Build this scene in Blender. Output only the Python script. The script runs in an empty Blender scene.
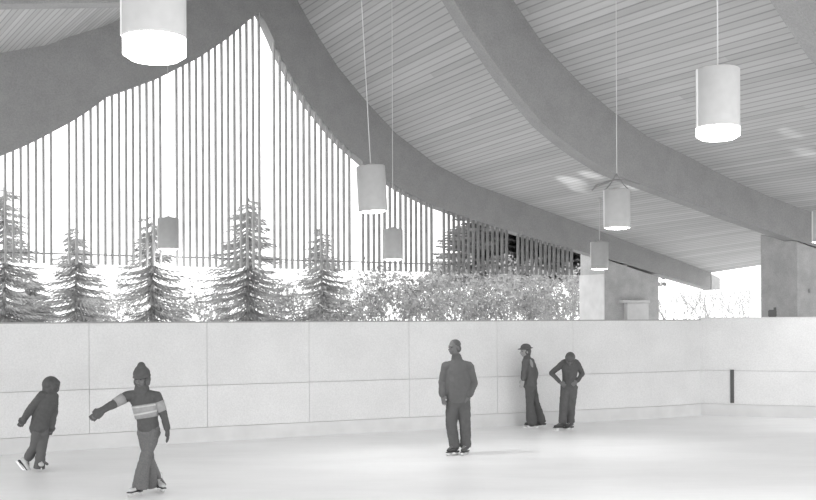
import bpy, bmesh, math, random
from mathutils import Vector, Matrix, noise
from mathutils.bvhtree import BVHTree
random.seed(7)
sc = bpy.context.scene
C = sc.collection
V = Vector
EYE = 2.04; F = 1100.0; HY = 320.3; ROLL = 0.0043

# ---------------------------------------------------------------- survey helpers
def ray(px, py):
    u = (px-408)/F; v = (HY-py)/F
    return V((u*math.cos(ROLL)+v*math.sin(ROLL), 1.0, -u*math.sin(ROLL)+v*math.cos(ROLL)))
def at(px, py, Y):
    r = ray(px, py); return V((r.x*Y, Y, EYE+r.z*Y))
TH = math.atan(0.605)
E = V((math.cos(TH), math.sin(TH), 0)); D = V((-math.sin(TH), math.cos(TH), 0))
O1 = V((-0.128*24, 24, 0)); BAY = 6.18
def on_frame(px, py, t):            # t: metres from the first frame towards the viewer -> (s, h) in that frame
    r = ray(px, py); o = O1 - D*t
    lam = o.dot(D)/r.dot(D)
    p = r*lam
    return ((p-o).dot(E), EYE+p.z)
def fr(s, t, h): return O1 + E*s - D*t + V((0, 0, h))

# ---------------------------------------------------------------- materials
def mat(name, col, rough=0.8, noise=0.0, nscale=8.0, emis=0.0, metal=0.0, bump=0.0, spec=0.3, detail=4, grain=0.0):
    m = bpy.data.materials.new(name); m.use_nodes = True
    n = m.node_tree; b = n.nodes['Principled BSDF']
    c = (col, col, col, 1) if not isinstance(col, tuple) else (*col, 1)
    b.inputs['Base Color'].default_value = c
    b.inputs['Roughness'].default_value = rough; b.inputs['Metallic'].default_value = metal
    b.inputs['Specular IOR Level'].default_value = spec
    if emis:
        b.inputs['Emission Color'].default_value = (1, 1, 1, 1); b.inputs['Emission Strength'].default_value = emis
    tc = n.nodes.new('ShaderNodeTexCoord'); nt = n.nodes.new('ShaderNodeTexNoise')
    nt.inputs['Scale'].default_value = nscale; nt.inputs['Detail'].default_value = detail
    n.links.new(tc.outputs['Object'], nt.inputs['Vector'])
    if noise:
        mr = n.nodes.new('ShaderNodeMapRange')
        mr.inputs['From Min'].default_value = .3; mr.inputs['From Max'].default_value = .7
        mr.inputs['To Min'].default_value = 1-noise; mr.inputs['To Max'].default_value = 1+noise
        mx = n.nodes.new('ShaderNodeVectorMath'); mx.operation = 'SCALE'
        mx.inputs[0].default_value = c[:3]
        n.links.new(nt.outputs['Fac'], mr.inputs['Value']); n.links.new(mr.outputs['Result'], mx.inputs['Scale'])
        n.links.new(mx.outputs['Vector'], b.inputs['Base Color'])
    if grain:
        g1 = n.nodes.new('ShaderNodeTexNoise'); g1.inputs['Scale'].default_value = 38; g1.inputs['Detail'].default_value = 3; g1.inputs['Roughness'].default_value = .7
        n.links.new(tc.outputs['Object'], g1.inputs['Vector'])
        g2 = n.nodes.new('ShaderNodeMapRange'); g2.inputs['From Min'].default_value = .3; g2.inputs['From Max'].default_value = .7
        g2.inputs['To Min'].default_value = 1-grain; g2.inputs['To Max'].default_value = 1+grain
        g3 = n.nodes.new('ShaderNodeVectorMath'); g3.operation = 'SCALE'; g3.inputs[0].default_value = c[:3]
        if noise: n.links.new(mx.outputs['Vector'], g3.inputs[0])
        n.links.new(g1.outputs['Fac'], g2.inputs['Value']); n.links.new(g2.outputs['Result'], g3.inputs['Scale']); n.links.new(g3.outputs['Vector'], b.inputs['Base Color'])
    if bump:
        bp = n.nodes.new('ShaderNodeBump'); bp.inputs['Strength'].default_value = bump
        n.links.new(nt.outputs['Fac'], bp.inputs['Height']); n.links.new(bp.outputs['Normal'], b.inputs['Normal'])
    return m

def plank_mat(name, lo, hi, width):
    m = bpy.data.materials.new(name); m.use_nodes = True
    n = m.node_tree; L = n.links.new; b = n.nodes['Principled BSDF']; b.inputs['Roughness'].default_value = .85
    b.inputs['Specular IOR Level'].default_value = .15
    uv = n.nodes.new('ShaderNodeUVMap'); sx = n.nodes.new('ShaderNodeSeparateXYZ'); L(uv.outputs['UV'], sx.inputs[0])
    dv = n.nodes.new('ShaderNodeMath'); dv.operation = 'DIVIDE'; dv.inputs[1].default_value = width; L(sx.outputs['X'], dv.inputs[0])
    fl = n.nodes.new('ShaderNodeMath'); fl.operation = 'FLOOR'; L(dv.outputs[0], fl.inputs[0])
    frc = n.nodes.new('ShaderNodeMath'); frc.operation = 'FRACT'; L(dv.outputs[0], frc.inputs[0])
    # plank lengths staggered
    wn = n.nodes.new('ShaderNodeTexWhiteNoise'); wn.noise_dimensions = '1D'; L(fl.outputs[0], wn.inputs['W'])
    ln = n.nodes.new('ShaderNodeMath'); ln.operation = 'MULTIPLY_ADD'; ln.inputs[1].default_value = .11; L(sx.outputs['Y'], ln.inputs[0]); 
    w5 = n.nodes.new('ShaderNodeMath'); w5.operation = 'MULTIPLY'; w5.inputs[1].default_value = 7.0; L(wn.outputs['Value'], w5.inputs[0]); L(w5.outputs[0], ln.inputs[2])
    fl2 = n.nodes.new('ShaderNodeMath'); fl2.operation = 'FLOOR'; L(ln.outputs[0], fl2.inputs[0])
    cb = n.nodes.new('ShaderNodeCombineXYZ'); L(fl.outputs[0], cb.inputs[0]); L(fl2.outputs[0], cb.inputs[1])
    w2 = n.nodes.new('ShaderNodeTexWhiteNoise'); w2.noise_dimensions = '2D'; L(cb.outputs[0], w2.inputs['Vector'])
    # wood figure, stretched along the plank
    mp = n.nodes.new('ShaderNodeMapping'); mp.inputs['Scale'].default_value = (14, .7, 1); L(uv.outputs['UV'], mp.inputs[0])
    ns = n.nodes.new('ShaderNodeTexNoise'); ns.inputs['Scale'].default_value = 1.0; ns.inputs['Detail'].default_value = 3; L(mp.outputs[0], ns.inputs['Vector'])
    ad = n.nodes.new('ShaderNodeMath'); ad.operation = 'ADD'; L(w2.outputs['Value'], ad.inputs[0]); L(ns.outputs['Fac'], ad.inputs[1])
    mr = n.nodes.new('ShaderNodeMapRange'); mr.inputs['From Min'].default_value = .3; mr.inputs['From Max'].default_value = 1.6
    mr.inputs['To Min'].default_value = lo; mr.inputs['To Max'].default_value = hi; L(ad.outputs[0], mr.inputs['Value'])
    gr = n.nodes.new('ShaderNodeMath'); gr.operation = 'GREATER_THAN'; gr.inputs[1].default_value = .2; L(frc.outputs[0], gr.inputs[0])
    g2 = n.nodes.new('ShaderNodeMath'); g2.operation = 'MULTIPLY_ADD'; g2.inputs[1].default_value = .3; g2.inputs[2].default_value = .7; L(gr.outputs[0], g2.inputs[0])
    ml = n.nodes.new('ShaderNodeMath'); ml.operation = 'MULTIPLY'; L(mr.outputs[0], ml.inputs[0]); L(g2.outputs[0], ml.inputs[1])
    L(ml.outputs[0], b.inputs['Base Color'])
    return m

M = dict(
    plank = plank_mat('roof_planks', .43, .55, .125),
    beam = mat('glulam_grey', .32, .85, .06, 3, grain=.12),
    beam_crease = mat('beam_crease', .3, .85),
    beam_end = mat('beam_end_light', .4, .6, .1, 6),
    wall_lit = mat('dasher_panel_lit', .82, .55, .04, 1.3, spec=.35, detail=8, grain=.07),  # lighter copy: brighter light on the right-hand boards, put into the colour
    concrete = mat('concrete', .44, .9, .12, 3.5, bump=.1, grain=.12),
    concrete_light = mat('concrete_light', .62, .9, .08, 3.5),
    slat = mat('slat_wood_bloom', .42, .85, .15, 5),  # left slats lightened in colour to imitate sky bloom around them
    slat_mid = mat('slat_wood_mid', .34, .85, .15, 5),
    slat_dark = mat('slat_wood_shaded', .25, .85, .15, 5),  # same wood, darker copy for the right bays without bloom
    rail = mat('rail_steel', .25, .6),
    wall = mat('dasher_panel', .76, .55, .045, 1.3, spec=.35, detail=8, grain=.07),
    wall_low = mat('dasher_panel_lower', .78, .5, .04, 1.3, spec=.35, detail=8, grain=.07),
    kick = mat('kickboard', .74, .5, .05, 3),
    seam = mat('seam_dark', .55, .8),
    cap = mat('wall_cap', .4, .7),
    slot = mat('dark_slot', .13, .8),
    snow = mat('snow', .85, .9, .04, .5),
    lampbody = mat('lamp_enamel', .5, .55, .04, 9),
    lamprim = mat('lamp_rim', .8, .4),
    lampin = mat('lamp_inside', .9, .5),
    glow = mat('lamp_diffuser', .9, .5, emis=7.0),
    cord = mat('cord', .62, .6),
    skin = mat('skin', .16, .6, .05, 20),
    skinl = mat('skin_pale', .36, .6, .05, 20),
    hair = mat('hair_dark', .11, .8, .2, 60, bump=.3),
    dark = mat('dark_wool', .1, .95, .08, 30, bump=.2),
    dark2 = mat('dark_jacket', .125, .85, .05, 12, bump=.2),
    denim = mat('trouser_cloth', .11, .9, .08, 14, bump=.2),
    grey = mat('grey_knit_trousers', .15, .95, .14, 55, bump=.3),
    stripe = mat('pale_stripe', .33, .9, .1, 20),
    stripe_mid = mat('mid_stripe', .55, .9, .1, 20),
    glove = mat('glove_dark', .1, .9, .1, 20),
    bootl = mat('boot_white', .6, .5), bootd = mat('boot_black', .07, .5),
    steel = mat('blade_steel', .75, .3, metal=.6),
    hat = mat('hat_felt', .13, .95),
    eye = mat('eye_dark', .03, .3),
    bark = mat('bark', .4, .9, .2, 8),
    bark_pale = mat('bark_frosted', .36, .9, .1, 8),
    needles = mat('frosted_needles', .38, .9, .45, 2.2),
    needles_dark = mat('dark_needles', .2, .9, .4, 2.2),
    leaves = mat('frosted_twigs', .36, .9, .4, 2.5),
)
# ice: pale with skate scuffs
def ice_mat():
    m = bpy.data.materials.new('ice'); m.use_nodes = True; n = m.node_tree; L = n.links.new; b = n.nodes['Principled BSDF']
    tc = n.nodes.new('ShaderNodeTexCoord')
    mp = n.nodes.new('ShaderNodeMapping'); mp.inputs['Scale'].default_value = (.35, .9, 1); mp.inputs['Rotation'].default_value = (0, 0, -.35); L(tc.outputs['Object'], mp.inputs[0])
    a = n.nodes.new('ShaderNodeTexNoise'); a.inputs['Scale'].default_value = 1.2; a.inputs['Detail'].default_value = 8; a.inputs['Roughness'].default_value = .65; L(mp.outputs[0], a.inputs['Vector'])
    m2 = n.nodes.new('ShaderNodeMapping'); m2.inputs['Scale'].default_value = (1.2, 22, 1); m2.inputs['Rotation'].default_value = (0, 0, -.25); L(tc.outputs['Object'], m2.inputs[0])
    s = n.nodes.new('ShaderNodeTexNoise'); s.inputs['Scale'].default_value = 1.0; s.inputs['Detail'].default_value = 5; L(m2.outputs[0], s.inputs['Vector'])
    ad = n.nodes.new('ShaderNodeMath'); ad.operation = 'MULTIPLY_ADD'; ad.inputs[1].default_value = .5; L(s.outputs['Fac'], ad.inputs[0]); L(a.outputs['Fac'], ad.inputs[2])
    mr = n.nodes.new('ShaderNodeMapRange'); mr.inputs['From Min'].default_value = .45; mr.inputs['From Max'].default_value = 1.0
    mr.inputs['To Min'].default_value = .84; mr.inputs['To Max'].default_value = .97; L(ad.outputs[0], mr.inputs['Value'])
    L(mr.outputs[0], b.inputs['Base Color']); b.inputs['Roughness'].default_value = .42; b.inputs['Specular IOR Level'].default_value = .35
    bp = n.nodes.new('ShaderNodeBump'); bp.inputs['Strength'].default_value = .12; L(s.outputs['Fac'], bp.inputs['Height']); L(bp.outputs['Normal'], b.inputs['Normal'])
    return m
M['ice'] = ice_mat()

# ---------------------------------------------------------------- object helpers
def link(name, me, m, parent=None, loc=None):
    o = bpy.data.objects.new(name, me); C.objects.link(o)
    if m is not None: me.materials.append(m)
    if parent is not None: o.parent = parent
    if loc is not None: o.location = loc
    return o
def obj(name, bm, m, parent=None, smooth=False, origin=None):
    if origin is not None:
        bmesh.ops.translate(bm, verts=bm.verts, vec=-V(origin))
    bmesh.ops.recalc_face_normals(bm, faces=bm.faces)
    me = bpy.data.meshes.new(name); bm.to_mesh(me); bm.free()
    if smooth:
        for p in me.polygons: p.use_smooth = True
    return link(name, me, m, parent, V(origin) if origin is not None else None)
def tag(o, label=None, cat=None, group=None, kind=None):
    if label: o['label'] = label
    if cat: o['category'] = cat
    if group: o['group'] = group
    if kind: o['kind'] = kind
    return o
def empty(name, loc, label, cat, group=None):
    o = bpy.data.objects.new(name, None); C.objects.link(o); o.location = loc; o.empty_display_size = .2
    return tag(o, label, cat, group)
def hexa(bm, p):                     # 8 corners: bottom ring 0-3, top ring 4-7
    v = [bm.verts.new(q) for q in p]
    for f in ((3,2,1,0),(4,5,6,7),(0,1,5,4),(1,2,6,5),(2,3,7,6),(3,0,4,7)): bm.faces.new([v[i] for i in f])
def boxf(bm, s0, s1, t0, t1, h0, h1):   # box in roof-frame axes
    hexa(bm, [fr(s0,t0,h0), fr(s1,t0,h0), fr(s1,t1,h0), fr(s0,t1,h0), fr(s0,t0,h1), fr(s1,t0,h1), fr(s1,t1,h1), fr(s0,t1,h1)])
def box(bm, c, d, rz=0, mtx=None):
    R = mtx or Matrix.Rotation(rz, 3, 'Z'); c = V(c); x, y, z = [q/2 for q in d]
    hexa(bm, [c+R@V(q) for q in ((-x,-y,-z),(x,-y,-z),(x,y,-z),(-x,y,-z),(-x,-y,z),(x,-y,z),(x,y,z),(-x,y,z))])
def tube(bm, pts, rad, seg=8, side=None, cap=True):
    """lofted tube with rounded ends; rad items are r or (r_side, r_other)"""
    pts = [V(p) for p in pts]; rad = [(r, r) if not isinstance(r, tuple) else r for r in rad]
    n = len(pts); dirs = []
    for i in range(n):
        a = pts[max(i-1, 0)]; b = pts[min(i+1, n-1)]; dirs.append((b-a).normalized())
    side = V(side) if side is not None else V((1, 0, 0))
    if max(abs(d.dot(side)) for d in dirs) > .93: side = V((0, 0, 1)) if abs(dirs[0].z) < .8 else V((0, 1, 0))
    P, R, Dn = list(pts), list(rad), list(dirs)
    if cap:
        for k, sgn in ((0, -1), (n-1, 1)):
            r = rad[k]; mr = min(r); ex = []
            for a in (.45, .8, .97):
                f = math.sqrt(max(1-a*a, 0)); ex.append((pts[k]+dirs[k]*sgn*mr*a, (r[0]*f, r[1]*f), dirs[k]))
            if sgn > 0:
                for e in ex: P.append(e[0]); R.append(e[1]); Dn.append(e[2])
            else:
                for e in ex: P.insert(0, e[0]); R.insert(0, e[1]); Dn.insert(0, e[2])
    rings = []
    for p, r, d in zip(P, R, Dn):
        u = (side-d*side.dot(d)).normalized(); w = d.cross(u)
        rings.append([bm.verts.new(p+u*r[0]*math.cos(2*math.pi*j/seg)+w*r[1]*math.sin(2*math.pi*j/seg)) for j in range(seg)])
    for a, b in zip(rings, rings[1:]):
        for j in range(seg): bm.faces.new((a[j], a[(j+1) % seg], b[(j+1) % seg], b[j]))
    bm.faces.new(rings[0][::-1]); bm.faces.new(rings[-1])
def ball(bm, c, r, R=None, u=14, v=10):
    R = R or Matrix.Identity(3); m = Matrix.LocRotScale(V(c), R.to_quaternion(), V(r) if not isinstance(r, (int, float)) else V((r, r, r)))
    bmesh.ops.create_uvsphere(bm, u_segments=u, v_segments=v, radius=1.0, matrix=m)
def remeshed(name, bm, m, parent, voxel=.009, smooth=6, origin=None):
    if origin is not None: bmesh.ops.translate(bm, verts=bm.verts, vec=-V(origin))
    bmesh.ops.recalc_face_normals(bm, faces=bm.faces)
    me = bpy.data.meshes.new(name); bm.to_mesh(me); bm.free()
    tmp = bpy.data.objects.new('tmp_'+name, me); C.objects.link(tmp)
    md = tmp.modifiers.new('r', 'REMESH'); md.mode = 'VOXEL'; md.voxel_size = voxel; md.use_smooth_shade = True
    if smooth: s = tmp.modifiers.new('s', 'SMOOTH'); s.iterations = smooth; s.factor = .5
    dg = bpy.context.evaluated_depsgraph_get(); ev = tmp.evaluated_get(dg)
    me2 = bpy.data.meshes.new_from_object(ev); bpy.data.objects.remove(tmp); me2.materials.clear()
    for p in me2.polygons: p.use_smooth = True
    if name in ('jacket', 'coat', 'sweater', 'trousers', 'hood', 'scarf'):      # soft creases in the cloth
        for v in me2.vertices:
            q = v.co; k = noise.noise(V((q.x*9+3, q.y*9, q.z*14)))*.007+noise.noise(V((q.x*22, q.y*22+5, q.z*30)))*.0035
            v.co = q+v.normal*(k+.002)
    return link(name, me2, m, parent, V(origin) if origin is not None and parent is None else None)

# ================================================================ THE SETTING
# rink boards: plan positions surveyed along their foot
def foot(px, Y): r = ray(px, HY); return V((r.x*Y, Y, 0))
plan = [foot(-140, 15.7), foot(-60, 16.3), foot(0, 16.9), foot(89, 17.6), foot(207, 18.6), foot(309, 19.45), foot(409, 20.3), foot(497, 21.05), foot(573, 21.75), foot(640, 22.45), foot(672, 22.85), foot(701, 23.36)]
plan_r = [foot(699.2, 23.36), foot(816, 22.45), foot(900, 21.9), foot(1000, 21.3)]
def resample(P, n=6):
    out = []
    for i in range(len(P)-1):
        p0 = P[max(i-1, 0)]; p1 = P[i]; p2 = P[i+1]; p3 = P[min(i+2, len(P)-1)]
        for k in range(n):
            t = k/n
            out.append(.5*((2*p1)+(p2-p0)*t+(2*p0-5*p1+4*p2-p3)*t*t+(-p0+3*p1-3*p2+p3)*t**3))
    out.append(P[-1]); return out
def ribbon(bm, path, off0, off1, z0, z1):   # off: distance behind the face (away from ice)
    rows = []
    for i, p in enumerate(path):
        d = (path[min(i+1, len(path)-1)]-path[max(i-1, 0)]).normalized(); nrm = V((-d.y, d.x, 0))
        rows.append([bm.verts.new(p+nrm*o+V((0, 0, z))) for o, z in ((off0, z0), (off1, z0), (off1, z1), (off0, z1))])
    for a, b in zip(rows, rows[1:]):
        for j in range(4): bm.faces.new((a[j], a[(j+1) % 4], b[(j+1) % 4], b[j]))
    bm.faces.new(rows[0][::-1]); bm.faces.new(rows[-1])
def trim_path(path, i0, i1, gap=.006):
    q = [p.copy() for p in path[i0:i1+1]]
    q[0] += (q[1]-q[0]).normalized()*gap; q[-1] += (q[-2]-q[-1]).normalized()*gap
    return q
SEAM = .955
def boards(side, P, H, n, joints):
    path = resample(P, n)
    bm = bmesh.new(); ribbon(bm, path, .03, .14, 0, H-.02)
    w = tag(obj('wall_'+side, bm, M['seam']), kind='structure')
    for i, i2 in zip(joints, joints[1:]):
        q = trim_path(path, i*n, i2*n, .003)
        bm = bmesh.new(); ribbon(bm, q, .004, .032, SEAM+.004, H-.022); obj('upper_panel', bm, M['wall' if side == 'back' else 'wall_lit'], w)
        bm = bmesh.new(); ribbon(bm, q, -.004, .032, .25, SEAM-.004); obj('lower_panel', bm, M['wall_low' if side == 'back' else 'wall_lit'], w)
    bm = bmesh.new(); ribbon(bm, path, -.022, .032, 0, .245); obj('kickboard', bm, M['kick'], w)
    bm = bmesh.new(); ribbon(bm, path, -.006, .15, H-.02, H); obj('cap_rail', bm, M['cap'] if side == 'back' else M['wall'], w)
    return w
wb = boards('back', plan, 2.035, 6, [0, 1, 3, 4, 5, 6, 7, 8, 11])
wr = boards('right', plan_r, 2.075, 4, [0, 3])
# dark upright slot in the right-hand boards
a = plan_r[0]; b = plan_r[1]; dd = (b-a).normalized(); rz = math.atan2(dd.y, dd.x)
p = a + dd*((foot(732, 23.1)-a).dot(dd)); nr = V((-dd.y, dd.x, 0))
bm = bmesh.new(); box(bm, p - nr*.012 + V((0, 0, .625)), (.075, .03, .70), rz); obj('door_slot', bm, M['slot'], wr)
# ice and snow
bm = bmesh.new(); vs = [bm.verts.new(q) for q in [(-14, -6, 0), (14, -6, 0)]]
pr = resample(plan, 3)[:-1]+resample(plan_r, 2)
far = [p + V((0, .1, 0)) for p in pr][::-1]
vs += [bm.verts.new((14, far[0].y, 0))]+[bm.verts.new(q) for q in far]+[bm.verts.new((-14, far[-1].y, 0))]
bm.faces.new(vs)
fl = tag(obj('floor', bm, M['ice']), 'pale scuffed ice of the rink', None, kind='structure')
bm = bmesh.new(); g = 90; vs = [bm.verts.new(q) for q in [(-g, -30, -.04), (g, -30, -.04), (g, 130, -.04), (-g, 130, -.04)]]; bm.faces.new(vs)
tag(obj('ground', bm, M['snow']), 'snow covered ground outside the rink', None, kind='structure')

# ---------------------------------------------------------------- roof
def curve(pts, t): return [on_frame(x, y, t) for x, y in pts]
def interp(c, s):
    c = sorted(c)
    if s <= c[0][0]: a, b = c[0], c[1]
    elif s >= c[-1][0]: a, b = c[-2], c[-1]
    else:
        for a, b in zip(c, c[1:]):
            if a[0] <= s <= b[0]: break
    return a[1]+(b[1]-a[1])*(s-a[0])/(b[0]-a[0])
bot1r = curve([(260,12),(266,23),(273,38),(277,48),(283.4,61),(290,73),(295.4,82),(301,91),(311,106),(324,122),(335,136),(352,152),(372,169),(390,182),(410,194),(435,206),(470,218.5),(500,228),(544,241),(576,250),(622,263),(665,276),(714,290)], 0)
top1r = curve([(297,0),(308,20),(320,40),(338,68),(353,86),(369,105),(396,134),(436,165),(472,184),(505,196),(543,210),(576,222),(622,240),(665,256),(711,273.5)], 0)
bot1l = curve([(0,114),(54,108.5),(105,97),(133,87),(160,77),(180,67),(200,57),(227,39),(248,21),(260,12)], 0)
slat_l = curve([(-30,166),(0,156),(24,146),(39,139),(54,131),(73,121),(87,112),(94,107),(102,101),(106,97)], 0)
top1l = curve([(0,53),(48,45),(72,36),(96,29),(123,19)], 0)
bot2r = curve([(440,-24),(454,0),(469,25),(486,50),(506,78.6),(526,103.6),(543,123.6),(562,140),(581,154),(607,170.5),(632,181),(670,195),(708,209),(732,218),(758,227),(788,237.5),(812,245.5),(870,263),(930,279)], BAY)
top2r = curve([(496,-30),(513,0),(528,22),(544,45),(581,84),(611,110),(648,137),(691,158),(709,168),(735,181.5),(768,196),(810,212),(870,232),(930,250)], BAY)
RIDGE = (.1, 2.04+8.05)
S_END = max(top1r)[0]
print('ends', S_END, max(top2r), 'b1', [(round(a,2), round(b,2)) for a, b in bot1r[::4]], 'b2', [(round(a,2), round(b,2)) for a, b in bot2r[::3]])
print('t1', [(round(a,2), round(b,2)) for a, b in top1r[::3]], 't2', [(round(a,2), round(b,2)) for a, b in top2r[::3]], 'tl', [(round(a,2), round(b,2)) for a, b in top1l])
left_ext = [(-12.5, 4.75), (-9.5, 5.75)]
top1 = left_ext + sorted(top1l) + [(-1.6, interp(top1l, -1.6)+.12), RIDGE] + sorted(top1r)
bot1 = [(-12.5, 3.9), (-9.5, 4.75)] + sorted(bot1l)[:-1] + sorted(bot1r)
top2 = left_ext + sorted(top1l) + [(-1.6, interp(top1l, -1.6)+.12), RIDGE] + [q for q in sorted(top2r) if q[0] < S_END-.05] + [(S_END, interp(top2r, S_END))]
bl = [on_frame(0, 4, BAY), on_frame(125, 2.5, BAY)]
bot2 = [(-12.5, 3.75), (-9.5, 4.95-.1)] + sorted(bl) + [(-3.2, interp(top1l, -3.2)-1.0), (-1.2, interp(top1l, -1.2)-1.1), (0, RIDGE[1]-1.35)] + [q for q in sorted(bot2r) if q[0] < S_END] + [(S_END, interp(bot2r, S_END))]
GRID = [s for s in [-12.5+.25*i for i in range(200)] if s < S_END-.1] + [S_END]
def smooth_curve(c): return [(s, interp(c, s)) for s in sorted(set(GRID+[.1]))]
def beam(bot, top, t, th, label, deep=None):
    root = empty('roof_beam', fr(S_END, t, interp(bot, S_END)), label, 'roof beam')
    ss = sorted(set([round(x, 3) for x in GRID+[q[0] for q in bot]+[q[0] for q in top] if x <= S_END+1e-6]))
    bm = bmesh.new(); rows = []
    for s in ss:
        b, a = interp(bot, s), interp(top, s)+.03
        rows.append([bm.verts.new(fr(s, tt, h)) for tt, h in ((t, b), (t-th, b), (t-th, a), (t, a))])
    for p, q in zip(rows, rows[1:]):
        for j in range(4): bm.faces.new((p[j], p[(j+1) % 4], q[(j+1) % 4], q[j]))
    bm.faces.new(rows[0][::-1]); bm.faces.new(rows[-1])
    bmesh.ops.translate(bm, verts=bm.verts, vec=-root.location)
    o = obj('curved_beam', bm, M['beam'], root)
    # pale steel shoe and stub at the low end
    bm = bmesh.new()
    b0, a0 = interp(bot, S_END), interp(top, S_END)
    r0 = [fr(S_END-.02, t+.02, b0-.02), fr(S_END-.02, t-th-.02, b0-.02), fr(S_END-.02, t-th-.02, a0), fr(S_END-.02, t+.02, a0)]
    r1 = [fr(S_END+.42, t-.04, b0+.0), fr(S_END+.42, t-th+.04, b0+.0), fr(S_END+.42, t-th+.04, a0-.12), fr(S_END+.42, t-.04, a0-.12)]
    hexa(bm, [r0[0], r1[0], r1[1], r0[1], r0[3], r1[3], r1[2], r0[2]])
    bmesh.ops.bevel(bm, geom=bm.edges[:], offset=.02, segments=2, affect='EDGES')
    bmesh.ops.translate(bm, verts=bm.verts, vec=-root.location)
    obj('end_shoe', bm, M['beam_end'], root)
    return root
TB = .32
b1 = beam(bot1, top1, 0, TB, 'farthest curved grey roof beam, peaking over the slatted screens')
b2 = beam(bot2, top2, BAY, TB, 'middle curved dark roof beam sweeping down to the concrete pier at right')
b3 = beam(bot2, top2, 2*BAY, TB, 'nearest curved roof beam, only its edge showing in the upper right corner')
b4 = beam(bot2, top2, 3*BAY, TB, 'curved roof beam above and behind the viewer')
# fascia under the left limb of the far beam, with slats running up to it
bm = bmesh.new(); rows = []
ss = sorted(set([q[0] for q in slat_l]+[-11, -9]+[q[0] for q in bot1l if q[0] < max(slat_l)[0]]))
for s in ss:
    h0 = interp(slat_l, s) if s > -8 else interp(slat_l, -8)-(-8-s)*.3
    h1 = max(interp(bot1, s)+.02, h0+.005)
    rows.append([bm.verts.new(fr(s, tt, h)) for tt, h in ((-.012, h0), (-.2, h0), (-.2, h1), (-.012, h1))])
for p, q in zip(rows, rows[1:]):
    for j in range(4): bm.faces.new((p[j], p[(j+1) % 4], q[(j+1) % 4], q[j]))
bm.faces.new(rows[0][::-1]); bm.faces.new(rows[-1])
bmesh.ops.translate(bm, verts=bm.verts, vec=-b1.location)
obj('fascia_board', bm, M['beam'], b1)
# planked ceiling: one sheet per bay
def ceiling(nm, ca, cb, ta, tb):
    bm = bmesh.new(); uvl = bm.loops.layers.uv.new('UVMap')
    ss = sorted(set([round(x, 3) for x in GRID+[.1]+[q[0] for q in ca if q[0] < S_END]]))
    rows = []; arc = 0; prev = None; NT = 6
    for s in ss:
        ha, hb = interp(ca, s), interp(cb, s)
        if prev: arc += math.hypot(s-prev[0], ha-prev[1])
        prev = (s, ha)
        rows.append(([bm.verts.new(fr(s, ta+(tb-ta)*k/NT, ha+(hb-ha)*k/NT)) for k in range(NT+1)], arc))
    for (p, ua), (q, ub) in zip(rows, rows[1:]):
        for k in range(NT):
            f = bm.faces.new((p[k], p[k+1], q[k+1], q[k]))
            for lp, uvc in zip(f.loops, ((ua, ta+(tb-ta)*k/NT), (ua, ta+(tb-ta)*(k+1)/NT), (ub, ta+(tb-ta)*(k+1)/NT), (ub, ta+(tb-ta)*k/NT))): lp[uvl].uv = uvc
    geo = bmesh.ops.extrude_face_region(bm, geom=bm.faces[:])
    bmesh.ops.translate(bm, verts=[v for v in geo['geom'] if isinstance(v, bmesh.types.BMVert)], vec=(0, 0, .12))
    bv = BVHTree.FromBMesh(bm)
    o = obj(nm, bm, M['plank']); tag(o, kind='structure'); return bv
bvs = [ceiling('ceiling', top1, top2, -TB, BAY-TB), ceiling('ceiling.001', top2, top2, BAY-TB, 2*BAY-TB), ceiling('ceiling.002', top2, top2, 2*BAY-TB, 3*BAY-TB)]
def ceil_z(x, y):
    for bv in bvs:
        h = bv.ray_cast(V((x, y, 2.5)), V((0, 0, 1)))
        if h[0]: return h[0].z
    return 9.0

# ---------------------------------------------------------------- slatted screens
BW = .0791*24/math.cos(TH); PITCH = BW/15.45
lab = {-3:'slatted wooden screen at the left edge of the photo, left of the first wide gap', -2:'slatted wooden screen between the first and second wide gaps from the left',
       -1:'slatted wooden screen rising to the peak of the roof on its left side', 0:'tall slatted wooden screen stepping down just right of the roof peak',
       1:'slatted wooden screen behind the two small pendant lamps at centre', 2:'slatted wooden screen partly backed by the dark evergreen',
       3:'shortest and darkest slatted wooden screen, next to the concrete pier'}
HB = 2.04+.0477*24
for k in range(-3, 4):
    root = empty('slat_screen', fr((k+.5)*BW, -.1, HB), lab[k], 'slatted screen', 'slatted wooden screens under the far roof beam')
    s_first = k*BW+1.225*PITCH+.03; s_last = s_first+13*PITCH
    for j in range(14):
        s = s_first+j*PITCH
        if k == 3 and s > 3.93*BW: continue
        if s < slat_l[-1][0] and s < -3: ht = interp(slat_l, s) if s > -8 else interp(slat_l, -8)
        else: ht = interp(bot1, s)
        ht = min(ht, min(interp(bot1, s-.02), interp(bot1, s+.02)))+.05
        bm = bmesh.new(); boxf(bm, s-.018, s+.018, -.02, -.10, HB, ht)
        bmesh.ops.translate(bm, verts=bm.verts, vec=-root.location)
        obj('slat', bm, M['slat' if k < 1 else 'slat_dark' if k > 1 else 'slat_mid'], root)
    bm = bmesh.new(); boxf(bm, k*BW+.003, min((k+1)*BW, 3.93*BW)-.003, -.085, -.11, HB+.19, HB+.215)
    bmesh.ops.translate(bm, verts=bm.verts, vec=-root.location)
    obj('tie_rail', bm, M['rail'], root)

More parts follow.
